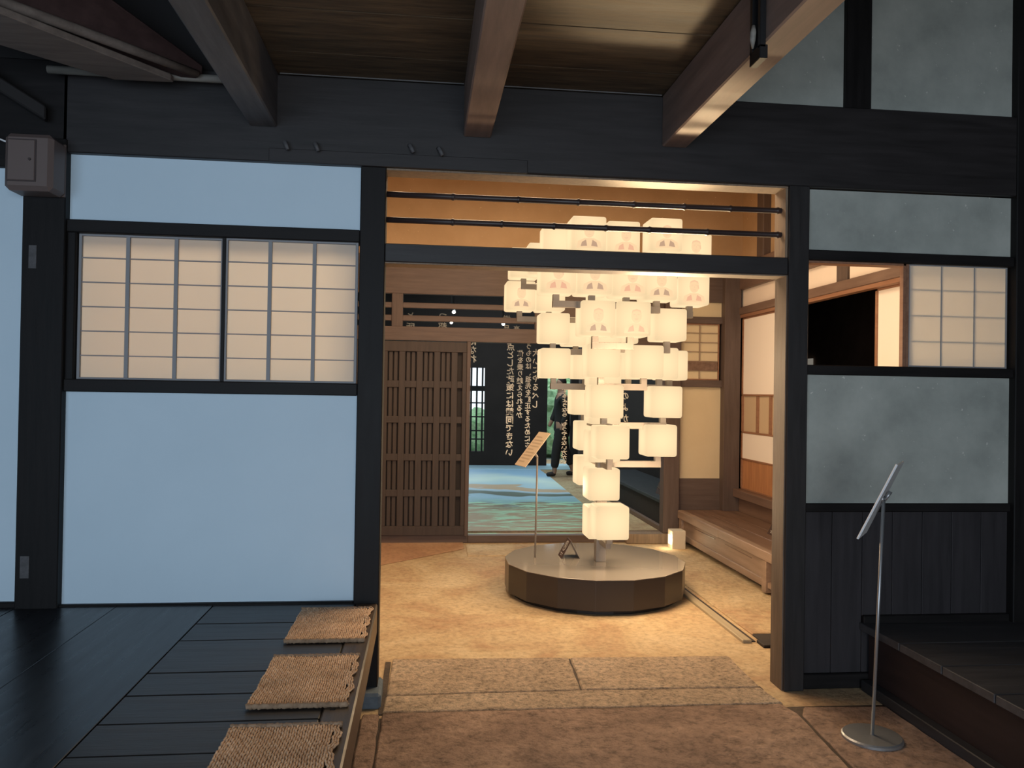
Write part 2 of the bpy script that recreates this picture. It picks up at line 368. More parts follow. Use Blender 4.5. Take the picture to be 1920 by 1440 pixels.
trim('jamb', 'worn right inner board of the transom', (1.706, 1.718, W+.005, W+.125, 2.062, 2.395), bev=.001)
trim('jamb', 'worn underside of the lintel', (-.185, 1.718, W+.005, W+.115, 1.972, 1.979), bev=.001)
o = box('foundation_stone', 'blue_grey_stone', (-.31, -.165, W-.09, W+.13, -.01, .065), bev=.012)
tag(o, 'blue-grey foundation stone under the post left of the doorway', 'stone')

# bamboo poles of the transom
def bamboo(name, mat, p0, p1, r, nodes, label, parent=None, group=None):
    p0, p1 = Vector(p0), Vector(p1); pts, rr = [], []
    ts = sorted([0, 1] + [t+d for t in nodes for d in (-.006, -.003, 0, .003, .006)])
    for t in ts:
        near = min([abs(t-k) for k in nodes] or [1])
        pts.append(p0.lerp(p1, t)); rr.append(r*(1.28 if near < .001 else 1.12 if near < .004 else 1))
    o = tube(name, mat, pts, rr, parent, 14)
    if label: tag(o, label, 'bamboo pole', group)
    return o
bamboo('bamboo_pole', 'bamboo_dark', (-.185, W+.055, 2.297), (1.718, W+.055, 2.297), .0135, [.16, .32, .47, .61, .74, .86, .985], 'upper dark bamboo pole in the transom over the doorway', group='bamboo poles in the transom')
bamboo('bamboo_pole', 'bamboo_dark', (-.185, W+.055, 2.180), (1.718, W+.055, 2.180), .0135, [.16, .28, .41, .54, .65, .80, .985], 'lower dark bamboo pole in the transom over the doorway', group='bamboo poles in the transom')

# shoji windows, left pair
M['muntin'] = plain('grey_window_lattice', (.27, .27, .28), .7)
M['muntin_warm'] = plain('warm_window_lattice', (.34, .24, .16), .7)
def shoji(idx, x0, x1, z0, z1, y, cols, rows, label, mv=.016, mh=.005, frame='muntin', fr=.012, behind=False, mat='muntin', paper='paper'):
    t = thing('window_%d' % idx, label, 'window', ((x0+x1)/2, y, z0)); t['kind'] = 'structure'
    box('frame', frame, (x0, x0+fr, y, y+.028, z0, z1), (x1-fr, x1, y, y+.028, z0, z1), (x0+fr, x1-fr, y, y+.028, z0, z0+fr), (x0+fr, x1-fr, y, y+.028, z1-fr, z1), parent=t, bev=.001)
    py = y+.0042 if behind else y+.016
    box('paper', paper, (x0+fr*.5, x1-fr*.5, py, py+.001, z0+fr*.5, z1-fr*.5), parent=t, bev=0)
    ly = (y+.0035, y+.012) if behind else (y+.002, y+.0155)
    bs = []
    for i in range(1, cols):
        x = x0+(x1-x0)*i/cols; bs.append((x-mv/2, x+mv/2, ly[0], ly[1], z0+fr, z1-fr))
    for j in range(1, rows):
        z = z0+(z1-z0)*j/rows; bs.append((x0+fr, x1-fr, ly[0]+.003, ly[1]-.002, z-mh/2, z+mh/2))
    box('muntin_grid', mat, *bs, parent=t, bev=0)
    return t
shoji(1, -1.512, -.897, 1.422, 2.066, W+.035, 3, 6, 'left sliding paper window glowing beige left of the doorway')
shoji(2, -.888, -.305, 1.422, 2.066, W+.020, 3, 6, 'right sliding paper window next to the post left of the doorway')
trim('black_wood_z', 'thin black meeting stile between the two left paper windows', (-.899, -.884, W+.012, W+.06, 1.422, 2.066), bev=.001)
shoji(3, 2.352, 2.875, 1.552, 2.058, W+.03, 3, 4, 'right paper window with its grid showing through the paper', behind=True, mv=.005, mh=.005, fr=.008)
trim('orange_rail', 'warm lit stile of the open sash beside the right paper window', (2.318, 2.333, W+.02, W+.05, 1.552, 2.058), (2.337, 2.352, W+.025, W+.06, 1.552, 2.058), bev=.001, cat='stile')
trim('orange_rail', 'grooved rail over the open half of the right window', (1.818, 2.335, W+.02, W+.09, 2.045, 2.056), bev=.001, cat='rail')

# raised board floor at the left
PZ = .44
t = thing('raised_floor', 'raised dark board floor at the left with straw mats on its edge', 'platform', (-1.2, 1.2, 0)); t['kind'] = 'structure'
t.name = 'floor_left'
xs = [-.905, -1.31, -1.72, -2.15, -2.6, -3.1, -3.6, -4.2]
for a, b in zip(xs[1:], xs):
    box('floor_board', 'floor_wood_y', (a+.0012, b-.0012, -2.6, W+.02, PZ-.035, PZ), parent=t, bev=.0015)
ys = [W+.02, 3.37, 3.15, 2.80, 2.60, 2.385, 2.18, 1.95, 1.7, 1.45, 1.2, .95, .7]
for b, a in zip(ys, ys[1:]):
    box('floor_board', 'floor_wood_x', (-.9035, -.2875, a+.0025, b-.0025, PZ-.035, PZ-.001+random.uniform(-.001, .001)), parent=t, bev=.003)
box('edge_beam', 'edge_wood', (-.285, -.19, .7, W-.01, PZ-.13, PZ+.001), parent=t, bev=.006)
box('peg', 'black_wood_z', (-.262, -.247, 2.44, 2.455, PZ, PZ+.003), parent=t, bev=.001)
box('riser', 'black_wood_y', (-.30, -.262, .7, W-.01, 0, PZ-.13), parent=t, bev=0)
# right raised step
M['step_wood'] = wood('lightened_dark_board_wood', (.035, .034, .036), (.075, .072, .075), 'x', .5, 5, .3)  # boards made paler to make up for light that misses the step
M['step_riser'] = wood('dark_red_board_wood', (.014, .008, .008), (.026, .014, .013), 'y', .6)
t = thing('step', 'dark raised wooden floor at the lower right edge', 'platform', (2.7, 1.5, 0)); t['kind'] = 'structure'; t.name = 'floor_right'
ys = [W+.03, 3.35, 3.055, 2.75, 2.45, 2.15, 1.85, 1.5, 1.1, .7, 0, -1, -2.5]
for b, a in zip(ys, ys[1:]):
    box('floor_board', M['step_wood'], (2.115, 3.25, a+.003, b-.003, .275, .31), parent=t, bev=.003)
box('riser', M['step_riser'], (2.15, 2.17, -2.5, W+.0, 0, .275), parent=t, bev=0)
box('base_rail', 'black_wood_y', (2.10, 2.15, -2.5, W-.02, 0, .05), parent=t, bev=.004)

# hall shell
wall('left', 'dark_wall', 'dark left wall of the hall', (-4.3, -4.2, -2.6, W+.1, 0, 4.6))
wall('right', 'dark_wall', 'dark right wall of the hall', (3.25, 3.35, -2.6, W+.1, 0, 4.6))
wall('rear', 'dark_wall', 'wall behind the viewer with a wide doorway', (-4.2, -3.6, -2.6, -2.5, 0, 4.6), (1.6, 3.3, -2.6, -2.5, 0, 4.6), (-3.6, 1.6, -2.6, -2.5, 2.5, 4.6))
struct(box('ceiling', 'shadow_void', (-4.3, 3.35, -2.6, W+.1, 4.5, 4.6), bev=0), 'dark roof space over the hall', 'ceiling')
t = thing('ceiling_boards', 'board ceiling between the three big beams, lit warm at its right', 'ceiling', (.2, 1.5, 2.8)); t['kind'] = 'structure'; t.name = 'ceiling_loft'
ys = [W+.02, 3.40, 3.01, 2.60, 2.2, 1.8, 1.4, 1.0, .6, .2]
for k, (b, a) in enumerate(zip(ys, ys[1:])):
    box('ceiling_board', 'ceil_wood', (-.70, 1.14, a+.002, b-.002, 2.803, 2.825+.002*(k % 2)), parent=t, bev=.002)
for x0, x1, mat, lab in ((-.787, -.668, 'beam_dark', 'grey-black square ceiling beam, leftmost of the three over the doorway wall'), (.160, .285, 'beam_wood', 'middle brown ceiling beam running toward the viewer'), (1.089, 1.208, 'beam_wood', 'right brown ceiling beam with an iron strap, its underside lit warm')):
    tag(box('ceiling_beam', mat, (x0, x1, .2, W-.01, 2.558, 2.80), bev=.006), lab, 'beam', 'big square beams over the hall')
trim('arris_glint', 'thin pale strip painted as the highlight where the ceiling boards meet the header', (-.66, .158, W-.014, W-.009, 2.797, 2.8015), bev=0, cat='edge')
trim('arris_glint', 'thin pale strip painted as the header edge highlight between middle and right beams', (.287, 1.085, W-.014, W-.009, 2.797, 2.8015), bev=0, cat='edge')
# iron strap with a pale hook on the right beam
t = thing('iron_strap', 'black iron strap with a pale hook on the right ceiling beam', 'bracket', (1.07, 2.53, 2.55))
box('strap', 'iron', (1.068, 1.088, 2.49, 2.51, 2.535, 2.95), (1.068, 1.088, 2.555, 2.575, 2.535, 2.95), (1.068, 1.095, 2.49, 2.575, 2.50, 2.545), parent=t, bev=.002)
tube('hook', M['bamboo_pale'], [(1.062, 2.53, 2.62), (1.058, 2.522, 2.595), (1.056, 2.522, 2.57), (1.06, 2.53, 2.545)], [.006, .010, .010, .003], t, 8)
# diagonal timbers and bamboo in the loft, upper left
def slab(name, mat, p0, p1, w, h, label, cat, bev=.006):
    p0, p1 = Vector(p0), Vector(p1); d = (p1-p0).normalized(); s = d.cross(Vector((0, 0, 1))).normalized()*w/2
    bm = bmesh.new(); up = Vector((0, 0, h))
    add_prism(bm, [p0-s, p0+s, p0+s+up, p0-s+up], p1-p0)
    return tag(link(name, bm, mat, bev=bev), label, cat)
M['loft_plank'] = wood('grey_brown_plank', (.10, .075, .062), (.19, .15, .125), 'x', .7, 5)
M['loft_log'] = wood('dark_red_log', (.03, .013, .011), (.06, .03, .026), 'x', .7, 5)
def loft_prism(name, mat, pts, ext, label, cat, bev=.004):
    bm = bmesh.new(); add_prism(bm, pts, ext); return tag(link(name, bm, mat, bev=bev), label, cat)
loft_prism('loft_plank', 'loft_plank', [(-1.80, 2.51, 2.68), (-1.074, 3.471, 2.68), (-1.07, 3.50, 2.68), (-1.311, 3.507, 2.68), (-2.00, 2.845, 2.68)], (0, 0, .028), 'pale grey plank running diagonally under the loft at the upper left', 'plank')
loft_prism('loft_beam', 'loft_log', [(-2.02, 2.44, 2.75), (-.965, 3.56, 2.72), (-.965, 3.56, 2.785), (-1.32, 3.18, 2.955), (-1.50, 2.99, 3.03), (-2.02, 2.44, 3.14)], (-.045, .045, .0), 'rough dark red beam slanting down to the wall at the upper left', 'beam', .01)
tube('loft_rail', 'loft_plank', [(-2.02, 2.42, 2.745), (-1.5, 2.975, 2.74), (-1.2, 3.29, 2.735), (-.98, 3.52, 2.73)], [.022, .020, .019, .016])
tag(bpy.data.objects['loft_rail'], 'thin peeled pole along the lower edge of the dark red beam', 'pole')
tube('bamboo_rod', 'bamboo_pale', [(-1.60, 3.56, 2.728), (-.74, 3.56, 2.728)], .017); tag(bpy.data.objects['bamboo_rod'], 'pale bamboo rod lying behind the loft beams', 'rod')
slab('loft_strut', 'shadow_void', (-2.6, 3.3, 3.1), (-1.62, 3.60, 2.52), .05, .06, 'black slanting brace in the upper left corner', 'brace')
slab('loft_strut', 'shadow_void', (-1.35, 3.0, 3.25), (-.85, 3.4, 2.9), .02, .03, 'thin black stick high in the dark loft', 'brace')
# pegs on the header
for x, z, l in ((-.621, 2.472, 'leftmost'), (-.490, 2.472, 'second'), (-.073, 2.485, 'third'), (.057, 2.478, 'rightmost')):
    o = tube('wooden_peg', 'beam_dark', [(x-.012, W-.004, z+.022), (x-.006, W-.04, z+.012), (x+.008, W-.05, z-.022)], [.009, .010, .008], None, 8)
    tag(o, l+' of four small dark pegs on the header beam', 'peg', 'pegs on the header')
# taupe box on the left post
t = thing('junction_box', 'taupe metal box with a small door on the wide left post', 'box', (-1.635, 3.56, 2.19))
box('cabinet', 'box_taupe', (-1.735, -1.545, 3.49, 3.628, 2.20, 2.435), parent=t, bev=.018)
d = box('door', 'box_taupe', (-1.715, -1.61, 3.482, 3.492, 2.238, 2.405), parent=t, bev=.002)
box('gasket', 'box_line', (-1.719, -1.606, 3.4865, 3.491, 2.234, 2.409), parent=t, bev=0)
bm = bmesh.new(); add_tube(bm, [(-1.628, 3.476, 2.325), (-1.628, 3.484, 2.325)], .0055, 12); link('lock', bm, 'box_line', d)
box('back_plate', 'box_taupe', (-1.70, -1.548, 3.622, 3.632, 2.205, 2.432), parent=t, bev=.002)
tube('cable', M['plate_edge'], [(-1.98, 3.60, 2.50), (-1.76, 3.56, 2.415)], .004, t, 6)

# ------------------------------------------------------------ straw mats
def make_mat(x0, x1, y0, y1, seed, label):
    rnd = random.Random(seed); n = 42; bm = bmesh.new(); th = .017; wdt = (x1-x0)/n
    off = 0
    prof = [rnd.uniform(-.004, .004) for _ in range(60)]
    def wav(y, k): return .0035*math.sin(y*36+seed)+.002*math.sin(y*90+k*.3)
    for k in range(n):
        xc = x0+(k+.5)*wdt; m = 64; pts = []; rr = []
        e0 = y0+rnd.uniform(-.002, .003); e1 = y1+rnd.uniform(-.003, .003)
        for j in range(m+1):
            u = j/m; y = e0+(e1-e0)*u
            s = wav(y, k)*(.4 if k < n-3 else 1.6)
            pts.append((xc+s+.0012*math.sin(j*1.9+k), y, PZ+.009+.0012*math.sin(j*1.57+(k % 2)*math.pi)+.0015*math.sin(u*5+k*.2+seed)))
            rr.append(wdt*.455*(1+.13*math.sin(j*1.57+(k % 2)*math.pi)))
        add_tube(bm, pts, rr, 6)
    t = thing('straw_mat', label, 'mat', ((x0+x1)/2, (y0+y1)/2, PZ), 'braided straw mats on the floor edge')
    link('weave', bm, 'straw', t, 0, True)
    for yy in (y0-.002, y1+.002):
        bm = bmesh.new(); add_tube(bm, [(x0+(x1-x0)*i/60, yy+.0015*math.sin(i*2.1), PZ+.0085+.001*math.sin(i*1.3)) for i in range(61)], [.0085+.0012*math.sin(i*2.6) for i in range(61)], 8)
        link('braided_edge', bm, M['straw_edge'], t, 0, True)
    return t
make_mat(-.508, -.208, 3.09, 3.53, 1, 'braided straw mat farthest from the viewer, beside the doorway post')
make_mat(-.512, -.212, 2.465, 2.91, 2, 'middle braided straw mat on the floor edge')
make_mat(-.522, -.214, 1.88, 2.315, 3, 'braided straw mat nearest the viewer, cut by the lower frame edge')

# ------------------------------------------------------------ ground stones
def stone(label, pts, z0, z1, mat, name='threshold_stone', seed=0, bev=.006):
    rnd = random.Random(seed); bm = bmesh.new(); out = []
    n = len(pts)
    for i in range(n):
        a, b = Vector(pts[i]), Vector(pts[(i+1) % n]); L = (b-a).length; k = max(1, int(L/.07)); nn = Vector((-(b-a).y, (b-a).x)).normalized()
        for j in range(k):
            q = a.lerp(b, j/k) + nn*(rnd.uniform(-.003, .003)); out.append((q.x, q.y, z0))
    add_prism(bm, out, (0, 0, z1-z0))
    return tag(link(name, bm, mat, bev=bev), label, 'stone')
stone('chiselled granite threshold slab, left half', [(-.145, 3.69), (.752, 3.70), (.778, 4.15), (-.135, 4.18)], -.05, .012, 'granite', seed=1)
stone('chiselled granite threshold slab, right half', [(.762, 3.70), (1.62, 3.68), (1.64, 4.12), (.788, 4.15)], -.05, .012, 'granite', seed=2)
stone('narrow smooth kerb stone in front of the granite threshold', [(-.155, 3.50), (1.64, 3.48), (1.62, 3.672), (.75, 3.692), (-.15, 3.682)], -.05, .011, 'granite', seed=3)
stone('large brown flagstone in front of the threshold', [(-.172, -1.5), (1.35, -1.5), (1.615, 2.87), (1.655, 3.36), (1.63, 3.472), (-.155, 3.49)], -.05, .010, 'front_stone', 'flagstone', 4)
stone('narrow brown flagstone beside the raised board floor', [(-.25, -1.5), (-.182, -1.5), (-.166, 3.49), (-.24, 3.49)], -.05, .008, 'front_stone', 'flagstone', 5)
stone('brown flagstone under the right reading stand', [(1.38, -1.5), (2.10, -1.5), (2.10, 3.42), (1.72, 3.44), (1.675, 3.36), (1.635, 2.87)], -.05, .007, 'front_stone', 'flagstone', 6)
stone('pale paving slab behind the pedestal', [(.39, 6.78), (1.6, 6.80), (1.6, 7.26), (.40, 7.26)], -.05, .007, 'earth', 'paving_slab', 7)
stone('raised sandy walkway slab in front of the bench', [(1.93, 4.5), (2.40, 4.5), (2.40, 7.2), (1.93, 7.2)], -.05, .012, 'earth', 'walkway_slab', 8)
t = thing('floor_drain', 'drain channel with a pale wooden strip right of the pedestal', 'drain', (1.86, 4.8, 0))
box('channel', 'drain_dark', (1.872, 1.90, 4.38, 5.9, -.02, .004), parent=t, bev=.001)
box('wooden_strip', 'drain_wood', (1.815, 1.868, 4.36, 5.9, -.02, .018), parent=t, bev=.004)
t = thing('iron_grate', 'dark iron drain grate by the right door post', 'grate', (2.2, 4.32, 0))
box('slot', 'drain_dark', (1.93, 2.36, 4.38, 4.50, -.01, .009), parent=t, bev=.003)
box('cover', M['lattice_back'], (1.90, 2.36, 4.27, 4.372, -.01, .016), parent=t, bev=.003)

# ------------------------------------------------------------ lantern room shell
B = 7.4
wall('lantern_room_left', 'tan_plaster', 'left wall of the lantern room', (-2.1, -2.0, W+.1, B+.1, 0, 3.7))
struct(box('ceiling', 'tan_plaster', (-2.1, 3.3, W+.1, B+.1, 3.6, 3.7), bev=0), 'ceiling of the lantern room', 'ceiling')
wall('lantern_room_back', 'tan_plaster', 'tan clay wall above the back header of the lantern room', (-2.0, 3.08, B+.04, B+.10, 2.60, 3.62))
wall('lantern_room_right', 'tan_plaster', 'tan clay wall above the right doors', (3.04, 3.10, W+.1, B+.1, 2.60, 3.62))
trim('brown_x', 'deep brown header board over the back doors', (-2.0, 3.0, B-.0, B+.06, 2.285, 2.645))
trim('brown_x', 'brown lintel over lattice door and glazed opening', (-2.0, 2.26, B-.03, B+.05, 1.852, 1.982))
trim('brown_x', 'right part of the transom wall above the glazed opening', (1.02, 2.26, B, B+.05, 1.98, 2.29))
trim('brown_z', 'short post in the back transom', (-.305, -.203, B-.005, B+.05, 1.98, 2.287))
trim('brown_x', 'upper bar of the back transom', (-2.0, 1.02, B+.005, B+.04, 2.155, 2.205), (.72, 1.02, B+.004, B+.045, 2.2, 2.287))
trim('brown_x', 'lower bar of the back transom', (-2.0, 1.02, B+.005, B+.04, 2.035, 2.088))
trim('brown_z', 'brown post between glazed opening and beige wall', (2.258, 2.412, B-.06, B+.06, .09, 2.60))
trim('brown_z', 'brown corner post behind the bench', (2.832, 2.99, B-.08, B+.08, .30, 2.62))
trim('brown_x', 'brown base sill under the lattice door', (-2.0, .425, B-.02, B+.06, 0, .075))
trim('jamb', 'pale stone sill under the glazed opening, right end', (1.9, 2.30, B-.10, B+.06, 0, .09))
trim('brown_x', 'brown sill under the glazed opening', (.425, 1.9, B-.02, B+.06, 0, .068))
wall('lantern_room_back', 'beige_plaster', 'beige clay panel behind the bench', (2.41, 2.835, B+.02, B+.06, .60, 1.475))
wall('lantern_room_back', 'beige_plaster', 'beige clay panel above the small back shoji', (2.41, 2.835, B+.02, B+.06, 2.14, 2.29))
wall('lantern_room_back', 'brown_x', 'brown board wainscot behind the bench', (2.41, 2.835, B+.01, B+.06, 0, .60))
trim('brown_x', 'brown rail over the small back shoji', (2.41, 2.835, B-.01, B+.05, 2.08, 2.145))
trim('brown_x', 'brown rail under the small back shoji', (2.41, 2.835, B-.01, B+.05, 1.472, 1.54))
shoji(4, 2.42, 2.808, 1.54, 2.08, B+.0, 2, 6, 'small paper window with an open strip on the back wall', frame='orange_rail', mat='muntin_warm', mv=.008, mh=.006, paper='beige_plaster')
o = box('window_strip', M['bench'], (2.435, 2.79, B+.0, B+.02, 1.632, 1.716), bev=0)
o.parent = [x for x in C.objects if x.name == 'window_4'][0]; o.location = Vector((2.6125, B+.01, 1.632))-o.parent.location; o.name = 'open_strip'
# small brown post at far left transom end is hidden by the jamb; right header above doors
X = 3.0
trim('brown_y', 'brown header beam above the right doors', (X-.03, X+.05, W+.12, B, 2.405, 2.645))
wall('lantern_room_right', 'peach_plaster', 'cream plaster band between rail and header on the right', (X+.015, X+.05, W+.12, B, 2.23, 2.41))
trim('brown_y', 'brown rail above the right sliding doors', (X-.03, X+.05, W+.12, B, 2.165, 2.235))
trim('orange_rail', 'reddish grooved track under the right rail', (X-.02, X+.04, W+.12, B, 2.135, 2.166), bev=.002, cat='rail')
trim('brown_z', 'brown stud in the cream band above the right doors', (X-.005, X+.05, 5.42, 5.57, 2.235, 2.41))
trim('brown_z', 'thin post high on the right wall seen through the transom', (X-.03, X+.06, 6.80, 6.94, 2.645, 3.6))
trim('brown_y', 'brown threshold ledge under the right doors', (X-.07, X+.05, W+.12, B-.06, .44, .515))
wall('lantern_room_right', 'bench', 'scuffed board below the right door ledge', (X-.01, X+.03, W+.12, B, 0, .44))

def side_door(idx, y0, y1, label, x=X):
    t = thing('door_%d' % idx, label, 'door', (x, (y0+y1)/2, .515)); t['kind'] = 'structure'
    box('frame', 'orange_rail', (x, x+.03, y0, y0+.03, .515, 2.135), (x, x+.03, y1-.03, y1, .515, 2.135), (x, x+.03, y0, y1, 1.395, 1.412), (x, x+.03, y0, y1, 1.045, 1.062), (x, x+.03, y0, y1, .795, .81), (x, x+.03, y0, y1, .515, .53), (x, x+.03, y0, y1, 2.12, 2.135), parent=t, bev=.002)
    box('paper', 'paper_white', (x+.006, x+.008, y0+.02, y1-.02, 1.41, 2.125), parent=t, bev=0)
    box('paper', 'paper_white', (x+.006, x+.008, y0+.02, y1-.02, .81, 1.046), parent=t, bev=0)
    box('glass_pane', 'plate_beige', (x+.016, x+.02, y0+.02, y1-.02, 1.06, 1.40), parent=t, bev=0)
    for k in (.33, .62):
        box('mullion', 'orange_rail', (x+.002, x+.028, y0+(y1-y0)*k-.022, y0+(y1-y0)*k+.022, 1.062, 1.395), parent=t, bev=.002)
    box('lower_board', 'orange_wood', (x+.010, x+.02, y0+.02, y1-.02, .53, .797), parent=t, bev=0)
side_door(1, 6.38, B-.08, 'sliding paper door with cedar foot board beside the bench')
side_door(2, 4.0, 5.125, 'white sliding paper door edge seen through the right window', X+.035)
# dark room beyond the open doors
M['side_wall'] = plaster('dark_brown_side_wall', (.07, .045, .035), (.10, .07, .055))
area('side_room_fill', (4.3, 7.5, 3.1), (4.3, 7.5, 0), 1, 2, 7, (1, .8, .6))  # added unseen light that lifts the dark side room
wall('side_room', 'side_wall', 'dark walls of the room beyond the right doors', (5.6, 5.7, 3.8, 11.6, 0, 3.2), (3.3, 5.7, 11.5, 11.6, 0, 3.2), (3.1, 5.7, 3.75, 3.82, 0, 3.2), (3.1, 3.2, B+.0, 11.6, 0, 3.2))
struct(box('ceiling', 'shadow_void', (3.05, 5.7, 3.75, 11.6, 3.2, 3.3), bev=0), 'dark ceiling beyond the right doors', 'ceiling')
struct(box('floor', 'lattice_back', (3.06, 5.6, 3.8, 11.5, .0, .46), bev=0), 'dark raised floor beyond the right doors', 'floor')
t = thing('window_5', 'tiny dim paper window far off in the dark side room', 'window', (5.5, 11.1, 1.6)); t['kind'] = 'structure'
box('paper', 'small_shoji', (5.56, 5.58, 11.0, 11.4, 1.70, 1.95), parent=t, bev=0)
box('muntin_grid', 'shadow_void', (5.55, 5.56, 11.0, 11.4, 1.815, 1.83), parent=t, bev=0)

# ------------------------------------------------------------ lattice sliding door
t = thing('door_3', 'brown wooden lattice sliding door at the back left', 'door', (-.02, B, .075)); t['kind'] = 'structure'
Y0 = B-.055
def lat(name, x0, x1, z0, z1, dy0, dy1, mat='lattice', bev=.003): return box(name, mat, (x0, x1, Y0+dy0, Y0+dy1, z0, z1), parent=t, bev=bev)
lat('top_rail', -.62, .387, 1.752, 1.845, 0, .04); lat('bottom_rail', -.62, .387, .078, .160, 0, .04)
lat('stile', .350, .387, .160, 1.752, 0, .04); lat('stile', -.62, -.57, .160, 1.752, 0, .04)
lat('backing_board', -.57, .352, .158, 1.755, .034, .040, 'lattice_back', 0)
for i in range(6):
    x = -.545+.1585*i
    lat('wide_slat', x, x+.056, .160, 1.752, .0, .014)
    for k in range(2):
        xx = x+.066+k*.046
        if xx+.038 < .35: lat('narrow_slat', xx, xx+.034, .160, 1.752, .016, .028)
for z in (1.424, 1.100, .757, .430):
    lat('cross_bar', -.57, .350, z, z+.062, .004, .020)
trim('brown_z', 'brown door post left of the glazed opening', (.388, .424, B-.06, B+.05, .068, 1.852))

# ------------------------------------------------------------ glazed opening with mirrored lettering
t = thing('glass_screen', 'clear glass screen with vertical columns of mirrored writing', 'glass screen', (1.0, 7.9, 0))
box('pane', 'glass', (-.6, 2.40, 7.90, 7.906, .0, 2.6), parent=t, bev=0)
box('bottom_channel', 'jamb', (-.6, 2.40, 7.89, 7.916, -.005, .02), parent=t, bev=.002)
def lettering(s, x, ztop, zbot, size_x=None):
    """vertical Japanese column, mirrored (it is read from the other side of the glass)"""
    n = len(s); step = (ztop-zbot)/n
    bm = bmesh.new()
    for i, ch in enumerate(s):
        cu = bpy.data.curves.new('t', 'FONT'); cu.body = ch; cu.size = 1; cu.align_x = 'CENTER'; cu.offset = .022
        cu.resolution_u = 2
        ob = bpy.data.objects.new('t', cu); C.objects.link(ob)
        dg = bpy.context.evaluated_depsgraph_get(); me = bpy.data.meshes.new_from_object(ob.evaluated_get(dg))
        bpy.data.objects.remove(ob); bpy.data.curves.remove(cu)
        sz = (size_x or step)*1.02
        b2 = bmesh.new(); b2.from_mesh(me)
        for v in b2.verts:
            px, py = v.co.x, v.co.y
            v.co = Vector((x - px*sz, 7.893, ztop-(i+.85)*step + py*sz*min(1.15, step/sz)))
        tmp = bpy.data.meshes.new('tmp'); b2.to_mesh(tmp); b2.free(); bm.from_mesh(tmp); bpy.data.meshes.remove(tmp); bpy.data.meshes.remove(me)
    bmesh.ops.solidify(bm, geom=bm.faces[:], thickness=.003)
    return link('lettering', bm, 'text', t)
TT = t
lettering('点とした政策には賛同できない', .850, 1.885, .755)
lettering('俺を乗り越えられるか', .947, 1.815, 1.135, .064)
lettering('うものは、祖先を訂正するためにある', 1.030, 1.885, .77, .060)
lettering('大いにやるべし', 1.104, 1.835, 1.235, .068)
lettering('になれ', .470, 1.93, 1.675)
lettering('するようなら、もうやらない方がい', 1.402, 1.44, .68, .062)
lettering('のよか', 2.020, 1.44, 1.10, .075)
lettering('所', -.140, 2.060, 1.980, .085); lettering('と', -.140, 2.165, 2.085, .085)
lettering('都', .172, 2.070, 1.99, .085); lettering('つ', .172, 2.175, 2.095, .08)
lettering('品', .806, 2.062, 1.982, .075); lettering('憎', .806, 2.155, 2.08, .075)
lettering('楽と', .905, 2.06, 1.90, .065)

# ------------------------------------------------------------ far hall
bm = bmesh.new(); add_prism(bm, [(-1.5, 7.5, 0), (2.1, 7.5, 0), (2.1, 9.0, 0), (2.0, 9.3, 0), (2.10, 13.2, 0), (2.1, 14.3, 0), (-1.5, 14.3, 0)], (0, 0, .004))
tag(link('river_floor', bm, 'river', origin=(0, 7.5, 0)), 'floor of the far hall with the projected blue and green river painted on', 'floor', kind='structure').name = 'floor_river'
struct(box('floor', 'earth', (-4.2, 3.1, 7.5, 16.5, -.12, -.001), bev=0), 'plain floor of the far hall', 'floor')
trim('dark_wall', 'pale raised strip along the far wall', (-3, 4.0, 14.3, 15.4, 0, .012))
bpy.data.objects['trim_%d' % _tn[0]].data.materials[0] = plain('pale_blue_strip', (.42, .6, .7), .4)
# far wall with openings
bs = [(-3.5, -.10, 15.0, 15.1, 0, 3.8), (-.10, 1.14, 15.0, 15.1, 1.84, 3.8), (-.10, 1.14, 15.0, 15.1, 0, .27), (1.14, 2.33, 15.0, 15.1, 0, 3.8), (2.33, 2.78, 15.0, 15.1, 1.9, 3.8), (2.78, 3.5, 15.0, 15.1, 0, 3.8)]
wall('far_hall_back', 'dark_wall', 'dark far wall of the far hall', *bs)
wall('far_hall_left', 'dark_wall', 'left wall of the far hall', (-3.6, -3.5, 7.5, 15.1, 0, 3.8))
wall('far_hall_right', 'dark_wall', 'right wall of the far hall', (3.04, 3.1, 7.5, 15.1, 0, 3.8))
struct(box('ceiling', 'dark_wall', (-3.6, 3.1, 7.5, 15.1, 3.8, 3.9), bev=0), 'dark ceiling of the far hall', 'ceiling')
wall('far_hall_front', 'dark_wall', 'hall side of the wall above the glazed opening', (-3.6, 3.1, 7.5, 7.52, 2.62, 3.8), (-3.6, -.62, 7.5, 7.52, 0, 2.62), (2.41, 3.1, 7.5, 7.52, 0, 2.62))
t = thing('window_6', 'bright barred window at the end of the far hall', 'window', (.5, 15.0, .27)); t['kind'] = 'structure'
for i in range(12):
    x = -.06+i*.105
    box('bar', 'black_wood_z', (x-.016, x+.016, 14.99, 15.03, .27, 1.84), parent=t, bev=0)
for z in (1.45, 1.18, .92, .66, .50):
    box('cross_rail', 'black_wood_x', (-.10, 1.14, 14.98, 15.04, z-.012 if z < 1.4 else z-.05, z+.012 if z < 1.4 else z+.05), parent=t, bev=0)
